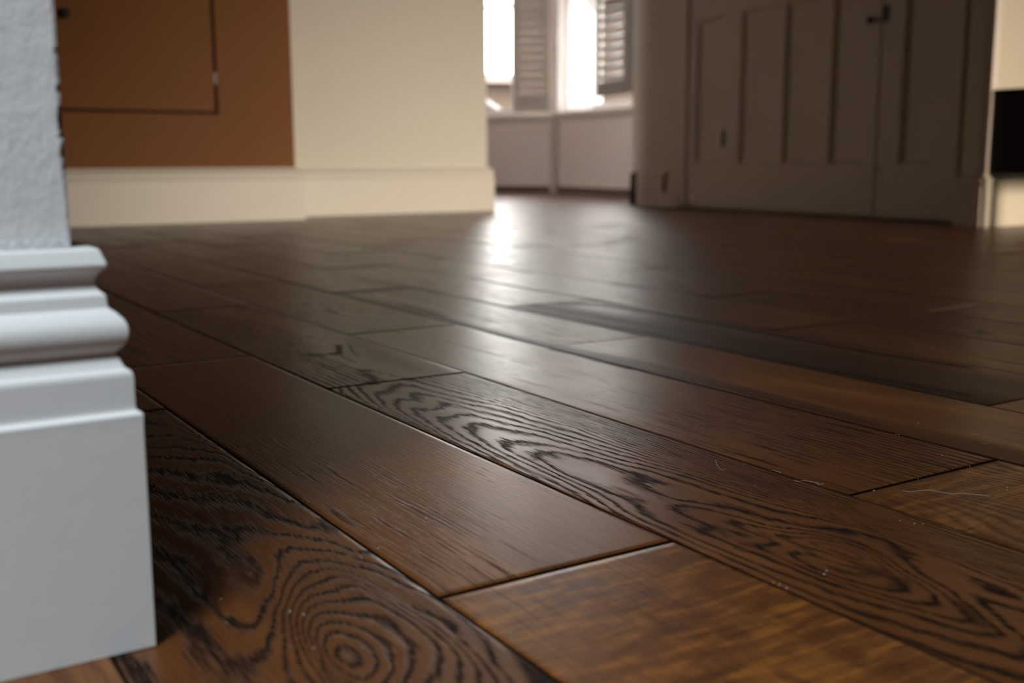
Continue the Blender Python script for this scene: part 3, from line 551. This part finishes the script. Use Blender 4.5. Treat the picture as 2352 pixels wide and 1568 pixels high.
# ---------------------------------------------------------------- near wall and its skirting
WX, WY = .1044, .5766          # wall corner
ZC = 2.5
def near_wall():
    """front face finely divided at the corner, where the plaster is chipped"""
    zs = list(np.linspace(0, .2, 5))+list(np.linspace(.205, .36, 80))+[.6, 1.2, ZC]
    xs = [-1.6, -.6, -.25, 0, .05, .085, .1005]
    verts = []; chip = []
    rr = random.Random(5)
    def cn(z):
        a = max(0, math.sin((z-.236)/.075*math.pi)) if .236 < z < .311 else 0
        b = .9 if .2435 < z < .2585 or .262 < z < .279 or .284 < z < .2885 or .302 < z < .306 else .15
        return a*b
    for z in zs:
        c = cn(z); j = rr.random()
        row = [(x, WY, z) for x in xs]
        row += [(WX-.0022-.0008*c*j, WY, z), (WX-.0006-.0016*c*(.4+.6*j), WY+.0006+.0012*c*j, z), (WX-.0001, WY+.003+.001*c, z), (WX, WY+.3, z), (WX, 4.69, z)]
        verts += row
        chip += [0]*len(xs)+[c*.7, c, c, 0, 0]
    m = len(xs)+5; faces = []
    for i in range(len(zs)-1):
        for k in range(m-1):
            a = i*m+k; faces.append((a, a+1, a+1+m, a+m))
    me = mesh('wall_left', verts, faces)
    at = me.attributes.new('chip', 'FLOAT', 'POINT'); at.data.foreach_set('value', np.array(chip, np.float32))
    return me
structure(put('wall_left', near_wall(), None, M_plaster))
P0 = .0236
SK = [(.0236, 0), (.0240, .119), (.0243, .1248), (.0236, .1258), (.0222, .1266), (.0214, .1272), (.0212, .1295), (.0213, .1440), (.0209, .1458), (.0203, .1472), (.0182, .1483), (.0174, .1497), (.0166, .1515), (.0158, .1534), (.0150, .1546), (.0139, .1557),
      (.0150, .1568), (.0165, .1583), (.0183, .1602), (.0196, .1626), (.0203, .1653), (.0204, .1680), (.0200, .1707), (.0188, .1732), (.0167, .1756), (.0155, .1769), (.0130, .1786), (.0126, .1796), (.0123, .1842), (.0118, .1857), (.0103, .1868), (.0089, .1884), (.0081, .1903), (.0080, .1920), (.0086, .1942), (.0100, .1965), (.0120, .1982), (.0130, .1992), (.0134, .2004), (.0131, .2016), (.0118, .2050), (.0107, .2080), (.0095, .2088), (.006, .2090)]
SK = [(p, z) for p, z in SK]
structure(put('baseboard_left', extrude('baseboard_left', [(-1.6, WY), (WX, WY), (WX, 4.66)], SK, .003), None, M_trim, False))
bs = bpy.data.objects['baseboard_left']
mod = bs.modifiers.new('soft_edges', 'BEVEL'); mod.width = .0007; mod.segments = 2; mod.limit_method = 'ANGLE'; mod.angle_limit = math.radians(25)
for p in bs.data.polygons: p.use_smooth = True
mod2 = bs.modifiers.new('normals', 'WEIGHTED_NORMAL'); mod2.keep_sharp = False
# bead of filler where the wall meets the skirting
fil = [(.0, .2135), (.0012, .2110), (.004, .2096), (.0075, .2089)]
structure(put('trim_1', extrude('trim_1', [(-1.6, WY), (WX-.0015, WY)], [(.0085, .2082)]+fil[::-1], .002), None, M_plaster, True))

# ---------------------------------------------------------------- boxed-in stair cupboard of raw board, with an access hatch
BX, BY = 1.815, 4.69
stair = boxes('wall_back', [((.1044, BY, 0), (BX, BY+.018, .455)), ((1.4785, BY, .455), (BX, BY+.018, 1.9)), ((.1044, BY, 1.25), (1.4785, BY+.018, 1.9)), ((.1044, BY, 1.9), (BX, BY+.018, ZC)), ((BX-.018, BY+.018, 0), (BX, 4.93, ZC)), ((.1044, BY+.02, .3), (1.6, BY+.03, 1.3))])
structure(put('wall_back', stair, None, M_mdf))
structure(put('trim_2', boxes('trim_2', [((.1044, BY+.012, .46), (1.475, BY+.0185, 1.245))]), None, M_gap))
hatch = empty('access_hatch', (1.472, BY, .47))
thing(hatch, 'raw brown fibreboard access hatch set in the boarded wall above the skirting', 'hatch')
hm = boxes('panel', [((-1.36, 0, 0), (-.0075, .014, .775))], .002)
put('panel', hm, hatch, M_mdf)
cat = boxes('catch', [((-.010, -.004, .115), (.004, .01, .165))], .0015)
put('catch', cat, hatch, paint('purple_grey_metal', (0.16, 0.12, 0.13), .4))['label'] = 'small purple-grey catch'
kn = put('knob', lathe('knob', [(.004, 0), (.008, .006), (.016, .014), (.020, .024), (.016, .033), (.004, .036)], Matrix.Translation((-.597, 0, .366)) @ Matrix.Rotation(math.radians(90), 4, 'X')), hatch, M_iron, True)
kn['label'] = 'round dark knob'
FAR = [(.030, 0), (.030, .178), (.0275, .182), (.024, .184), (.024, .188), (.0285, .192), (.030, .198), (.0295, .206), (.026, .214), (.019, .221), (.014, .226), (.012, .232), (.006, .233)]
structure(put('baseboard_back', extrude('baseboard_back', [(.13, BY), (BX, BY), (BX, 4.93)], FAR, .0), None, M_creamtrim))

# ---------------------------------------------------------------- cream wall beside it
structure(put('wall_middle', boxes('wall_middle', [((1.6, 4.925, 0), (2.966, 5.30, ZC))], .003), None, M_cream))
structure(put('baseboard_middle', extrude('baseboard_middle', [(1.83, 4.925), (2.966, 4.925), (2.966, 5.30)], [(p*.9, z*.975) for p, z in FAR]), None, M_creamtrim))

# ---------------------------------------------------------------- bay window
CC = Vector((5.15, 7.45, 0))
dL = Vector((-.5, .87, 0)).normalized(); dR = Vector((-.15, -.99, 0)).normalized()
Lend = CC+dL*1.05
ZS = .645; ZT = 2.25
Pend = CC+dR*1.9
# wall pieces below and above the openings; the room lies on the right-hand side of each run
structure(put('wall_bay_left', wall_strip('wall_bay_left', Lend, CC, 0, ZC, .22, [(.10, 1.0, ZS-.02, ZT)]), None, M_pink))
structure(put('wall_bay_right', wall_strip('wall_bay_right', CC, Pend, 0, ZC, .22, [(.06, 1.75, ZS-.02, ZT)]), None, M_pink))
structure(put('wall_bay_far', wall_strip('wall_bay_far', (1.2, Lend.y), Lend, 0, ZC, .2), None, M_pink))
def local(P, d, name):
    """an Empty whose X runs along d and whose -Y looks into the room"""
    return empty(name, P, math.atan2(d.y, d.x))
def sash(n, P, d, s0, s1, stiles):
    root = local(P, d, 'window_%d' % n); structure(root)
    fr = [((s0, .06, ZS), (s0+.05, .14, ZT)), ((s1-.05, .06, ZS), (s1, .14, ZT)), ((s0+.05, .06, ZS), (s1-.05, .14, ZS+.05)), ((s0+.05, .06, ZT-.06), (s1-.05, .14, ZT)), ((s0+.05, .075, 1.52), (s1-.05, .125, 1.545))]
    fr += [((a, .065, ZS+.05), (b, .135, ZT-.06)) for a, b in stiles]
    f = put('window_frame', boxes('window_frame', fr, .003), root, M_frame)
    put('pane', boxes('pane', [((s0+.04, .098, ZS+.04), (s1-.04, .102, ZT-.05))]), f, M_glass)
    put('window_sill', boxes('window_sill', [((s0-.08, -.055, ZS-.042), (s1+.06, .075, ZS-.004)), ((s0-.05, -.02, ZS-.07), (s1+.04, .001, ZS-.043))], .006), root, M_sill)
    return root
# on the left facet X runs from the far end towards the corner
sash(1, Lend, -dL, .10, 1.0, [(.60, .63)])
sash(2, CC, dR, .06, 1.75, [(.20, .25), (.50, .535)])
def curtain():
    verts = []; faces = []; n = 90
    for i in range(n+1):
        t = i/n; x = .10+.632*t; y = -.055+.018*math.sin(t*46)+.006*math.sin(t*19+1)
        verts += [(x, y, ZS+.004), (x+.004*math.sin(t*31), y*.9, 1.4), (x, y, 2.3)]
    for i in range(n):
        for k in range(2):
            a = i*3+k; faces.append((a, a+3, a+4, a+1))
    me = mesh('curtain', verts, faces)
    m = bpy.data.materials.new('sheer_cloth'); m.use_nodes = True; nt = m.node_tree; nt.nodes.clear()
    out = nt.nodes.new('ShaderNodeOutputMaterial'); a = nt.nodes.new('ShaderNodeAddShader')
    d = nt.nodes.new('ShaderNodeBsdfDiffuse'); t = nt.nodes.new('ShaderNodeBsdfTranslucent'); tr = nt.nodes.new('ShaderNodeBsdfTransparent'); mx = nt.nodes.new('ShaderNodeMixShader')
    d.inputs[0].default_value = (.42, .42, .41, 1); t.inputs[0].default_value = (.5, .5, .49, 1); mx.inputs[0].default_value = .6
    nt.links.new(d.outputs[0], a.inputs[0]); nt.links.new(t.outputs[0], a.inputs[1]); nt.links.new(a.outputs[0], mx.inputs[1]); nt.links.new(tr.outputs[0], mx.inputs[2]); nt.links.new(mx.outputs[0], out.inputs[0])
    o = put('curtain', me, None, m, True)
    o.location = CC; o.rotation_euler = (0, 0, math.atan2(dR.y, dR.x))
    thing(o, 'white sheer curtain hanging in folds between the two louvred shutters', 'curtain')
    rod = put('curtain_rail', tube('curtain_rail', [(.10, -.055, 2.305), (1.75, -.055, 2.305)], .009, 10), o, M_frame)
curtain()
structure(put('trim_5', extrude('trim_5', [tuple(Lend[:2]), tuple(CC[:2]), tuple(Pend[:2])], [(.010, 0), (.010, .050), (.004, .056)]), None, M_bare))
structure(put('trim_3', boxes('trim_3', [((-.03, -.03, 0), (.03, .03, ZS-.04))], .008), None, M_sill)).location = CC+Vector((-.03, -.012, 0))
def shutter(P, d, s0, s1, z0, z1, yy, tilt, label, rail=.10, stile=.045, hw=.032, right=None, mat=None, th=.005):
    right = right or stile; mat = mat or M_louvre
    root = local(P, d, 'window_shutter')
    thing(root, label, 'window shutter', 'louvred shutters in the bay window')
    fr = [((s0, yy, z0), (s0+stile, yy+.028, z1)), ((s1-right, yy, z0), (s1, yy+.028, z1)), ((s0+stile, yy+.002, z0), (s1-right, yy+.026, z0+rail)), ((s0+stile, yy+.002, z1-.09), (s1-right, yy+.026, z1))]
    put('shutter_frame', boxes('shutter_frame', fr, .003), root, mat)
    z = z0+rail+.036; pitch = .068
    first = None
    while z < z1-.12:
        L = s1-s0-stile-right
        if first is None:
            bm = bmesh.new(); bm_box(bm, (0, -hw, -th), (L, hw, th), .003)
            bmesh.ops.recalc_face_normals(bm, faces=bm.faces)
            first = from_bm('slat', bm)
            first.materials.append(mat)
        o = bpy.data.objects.new('slat', first); C.objects.link(o); o.parent = root
        o.location = (s0+stile, yy+.014, z); o.rotation_euler = (math.radians(tilt), 0, 0)
        z += pitch
    return root
LL = 1.05
shutter(Lend, -dL, LL-.385, LL-.055, ZS+.012, 1.78, -.03, 66, 'narrow pale grey louvred shutter closed beside the corner of the bay', .11, .04, .041)
shutter(CC, dR, .728, 1.40, .735, 2.2, -.03, 33, 'backlit louvred shutter with light showing between its slats, hanging clear of the sill', .105, .032, .031, .255, M_louvreshade, .008)

# ---------------------------------------------------------------- panelled wall on the right
A2 = Vector((4.06, 4.97, 0)); B2 = Vector((3.74, 2.55, 0)); dW = (B2-A2).normalized(); WL = (B2-A2).length
# structure behind the cupboard front; far end turned away towards the bay
E2 = Vector((4.55, 5.72, 0))
A0 = A2-dW*.145
structure(put('wall_right', wall_strip('wall_right', A0, A2+dW*.387, 0, ZC, .12), None, M_door))
structure(put('wall_right_far', wall_strip('wall_right_far', Pend+Vector((.15, .25, 0)), A0+Vector((.12, .0, 0)), 0, ZC, .1), None, M_door))
structure(put('wall_right_end', wall_strip('wall_right_end', A2+dW*2.307, A2+dW*WL, 0, ZC, .03), None, M_door))
structure(put('wall_right_back', wall_strip('wall_right_back', A2+dW*.3+Vector((.35, 0, 0)), A2+dW*2.35+Vector((.35, 0, 0)), 0, ZC, .1), None, M_gap))
RSK = [(.020, 0), (.020, .150), (.016, .156), (.016, .162), (.019, .168), (.018, .182), (.012, .190), (.008, .196)]
structure(put('baseboard_right', extrude('baseboard_right', [tuple((A2-dW*.06)[:2]), tuple((A2+dW*.225)[:2])], RSK), None, M_door))
structure(put('baseboard_right_near', extrude('baseboard_right_near', [tuple((A2+dW*2.315)[:2]), tuple((A2+dW*(WL))[:2])], RSK), None, M_door))
structure(put('trim_4', extrude('trim_4', [tuple((A0)[:2]), tuple((A2-dW*.06)[:2])], [(.012, 0), (.012, .15), (.004, .19)]), None, M_gap))
cup = local(A2, dW, 'built_in_cupboard')
thing(cup, 'tall built-in cupboard with off-white panelled doors, in shade beside the bay window', 'cupboard')
# local axes: X along the wall, -Y into the room
plinth = boxes('frame', [((.225, -.022, 0), (.375, .02, .080)), ((.375, -.012, .02), (.430, .03, ZC)), ((2.270, -.012, .02), (2.310, .03, ZC)), ((.43, -.012, 2.2), (2.27, .03, ZC)), ((.43, .055, 0), (2.27, .075, .06))], .003)
put('frame', plinth, cup, M_door)
def panel_door(s0, s1, zb, zt, panels, rails, depth=.019, proud=0.0):
    """stiles and rails around sunk panels, with a splayed moulding round each panel"""
    y0 = -proud
    xs = [s0]; lst = []
    for a, b in panels: xs += [a, b]
    xs.append(s1)
    for i in range(0, len(xs), 2): lst.append(((xs[i], y0, zb), (xs[i+1], y0+.035, zt)))
    for a, b in panels:
        for c, d in rails: lst.append(((a, y0+.0004, c), (b, y0+.0346, d)))
    bm = bmesh.new()
    for a, b in lst: bm_box(bm, a, b, 0)
    for a, b in panels:
        bm_box(bm, (a, y0+depth, zb), (b, y0+depth+.008, zt), 0)
        zz = sorted(rails)
        for (c0, c1), (d0, d1) in zip(zz[:-1], zz[1:]):
            m = .018
            o = [(a, c1), (b, c1), (b, d0), (a, d0)]; n_ = [(a+m, c1+m), (b-m, c1+m), (b-m, d0-m), (a+m, d0-m)]
            vo = [bm.verts.new((x, y0+.003, z)) for x, z in o]; vi = [bm.verts.new((x, y0+depth-.0005, z)) for x, z in n_]
            for i in range(4):
                j = (i+1) % 4; bm.faces.new((vo[i], vo[j], vi[j], vi[i]))
    bmesh.ops.recalc_face_normals(bm, faces=bm.faces)
    return from_bm('door', bm)
RL = [(.020, .235), (.985, 1.20), (2.05, 2.18)]
d1 = put('door', panel_door(.434, .765, .020, 2.18, [(.500, .735)], RL), cup, M_door); d1['label'] = 'narrow leaf with a single tall panel'
d2 = put('door', panel_door(.771, 1.856, .020, 2.18, [(.895, 1.199), (1.235, 1.515), (1.562, 1.775)], RL, proud=.004), cup, M_door); d2['label'] = 'wide leaf with three tall panels'
d3 = put('door', panel_door(1.862, 2.266, .020, 2.18, [(1.985, 2.160)], RL), cup, M_door); d3['label'] = 'leaf with one panel nearest the dark sideboard'
put('hinge', boxes('hinge', [((.757, -.010, .325), (.779, -.003, .410))], .002), d2, M_iron)
put('hinge', boxes('hinge', [((.757, -.010, 1.75), (.779, -.003, 1.83))], .002), d2, M_iron)
put('knob', lathe('knob', [(.006, 0), (.006, .012), (.014, .018), (.016, .026), (.010, .033), (.002, .035)], Matrix.Translation((1.814, -.004, .834)) @ Matrix.Rotation(math.radians(90), 4, 'X')), d2, M_iron, True)
put('latch', boxes('latch', [((1.866, -.008, .825), (1.890, 0, .885))], .002), d3, M_iron)
put('crack', tube('crack', [(1.868, -.0015, .222), (1.885, -.0015, .208), (1.912, -.0015, .205)], .0016, 6), d3, M_iron)['label'] = 'fine dark curved nick in the paint'

# ---------------------------------------------------------------- cream wall and black sideboard beyond it
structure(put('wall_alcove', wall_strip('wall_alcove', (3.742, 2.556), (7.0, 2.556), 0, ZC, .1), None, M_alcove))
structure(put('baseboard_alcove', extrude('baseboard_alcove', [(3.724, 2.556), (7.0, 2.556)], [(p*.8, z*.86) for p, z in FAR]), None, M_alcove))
sb = empty('sideboard', (3.752, 2.56, 0))
thing(sb, 'black sideboard with its end against the cream wall, beyond the panelled cupboard', 'sideboard')
put('cabinet_body', boxes('cabinet_body', [((0, -.62, .200), (.42, -.02, .500))], .004), sb, M_black)
put('worktop', boxes('worktop', [((-.004, -.63, .500), (.43, -.015, .512))], .003), sb, M_black)
for yy in (-.30, -.57):
    for xx in (.0, .37):
        put('leg', boxes('leg', [((xx, yy-.05, .0), (xx+.05, yy, .2))], .004), sb, M_black)

# ---------------------------------------------------------------- rest of the room, behind and beside the camera
structure(put('wall_left_outer', wall_strip('wall_left_outer', (-1.6, -4.5), (-1.6, .5766), 0, ZC, .15), None, M_room))
structure(put('wall_rear', wall_strip('wall_rear', (5.5, -4.5), (-1.6, -4.5), 0, ZC, .1), None, M_room))
structure(put('wall_right_outer', wall_strip('wall_right_outer', (5.5, 2.62), (5.5, -4.5), 0, ZC, .15), None, M_room))
structure(put('wall_bay_left_side', wall_strip('wall_bay_left_side', (1.2, 5.06), (1.2, Lend.y), 0, ZC, .1, [(.26, .84, .3, 2.3)]), None, M_pink))
structure(put('ceiling', boxes('ceiling', [((-1.8, -4.7, ZC), (5.8, 9.4, ZC+.1))]), None, M_ceiling))

# ---------------------------------------------------------------- outside the bay
structure(put('ground', boxes('ground', [((-40, 9.6, -.9), (120, 140, -.35)), ((5.7, -20, -.9), (120, 9.6, -.35))]), None, M_road))
def house(name, x0, x1, y0, depth, zw, zr, wall, label, rz=0.0, over=.5):
    """walls, gabled tile roof, door and windows on the front that faces the bay"""
    r = empty(name, ((x0+x1)/2, y0, -.35), rz)
    thing(r, label, 'house', 'houses across the street')
    w = (x1-x0)/2; h = zw+.35
    put('wall', boxes('wall', [((-w, 0, 0), (w, depth, h))]), r, wall)
    t = zr+.35
    me = mesh('roof', [(-w-over, -over, h-.05), (w+over, -over, h-.05), (w+over, depth+over, h-.05), (-w-over, depth+over, h-.05), (-w-over, depth/2, t), (w+over, depth/2, t)],
              [(0, 1, 5, 4), (2, 3, 4, 5), (0, 4, 3), (1, 2, 5), (0, 3, 2, 1)])
    put('roof', me, r, M_tile)
    n = max(1, int(2*w/3.2))
    for i in range(n):
        cx = -w+(i+.5)*2*w/n
        wf = put('window', boxes('window', [((cx-.6, -.04, .9), (cx+.6, .02, 2.1))]), r, M_frame)
        put('pane', boxes('pane', [((cx-.53, -.05, .97), (cx+.53, -.03, 2.03))]), wf, M_glassdark)
    return r
house('low_house', 9.0, 16.7, 25.5, 7.0, 2.35, 2.85, M_render, 'peach rendered low house with a terracotta roof seen through the bay window', -.2)
house('brick_house', 17.14, 29.14, 20.91, 7.0, 4.7, 5.7, M_brick, 'tan brick house behind the backlit louvred shutter', -.75)
def car(x, y, rz, m, label, hs=1.0):
    r = empty('car', (x, y, -.35), rz)
    thing(r, label, 'car', 'cars parked across the street')
    r.scale = (1, 1, hs)
    prof = [(-2.1, .35), (-2.1, .8), (-1.9, .95), (-1.3, 1.0), (-.8, 1.42), (.7, 1.45), (1.35, 1.02), (2.0, .9), (2.15, .7), (2.15, .35)]
    def slab(name, pr, w, par, mat):
        n = len(pr); v = [(a, -w, b) for a, b in pr]+[(a, w, b) for a, b in pr]
        f = [(i, (i+1) % n, (i+1) % n+n, i+n) for i in range(n)]+[tuple(range(n))[::-1], tuple(range(n, 2*n))]
        me_ = mesh(name, v, f); bm_ = bmesh.new(); bm_.from_mesh(me_); bmesh.ops.recalc_face_normals(bm_, faces=bm_.faces); bm_.to_mesh(me_); bm_.free()
        return put(name, me_, par, mat)
    slab('body', prof, .85, r, m)
    slab('window', [(-1.15, 1.02), (-.75, 1.36), (.65, 1.39), (1.15, 1.04)], .86, r, M_glassdark)
    for a in (-1.35, 1.35):
        for s in (-1, 1):
            put('wheel', lathe('wheel', [(.05, -.1), (.30, -.1), (.33, -.07), (.33, .07), (.30, .1), (.05, .1)], Matrix.Translation((a, s*.8, .33)) @ Matrix.Rotation(math.radians(90), 4, 'X'), 18), r, M_tyre)
car(6.0, 11.7, -.66, M_carwhite, 'grey-white car parked nearest the bay, in front of the peach house')
car(14.3, 20.6, .953, M_carblue, 'blue car seen end-on through the gap under the backlit shutter', 1.35)
car(11.6, 11.2, -.66, M_carred, 'red car parked side-on, seen under the backlit louvred shutter', 1.3)
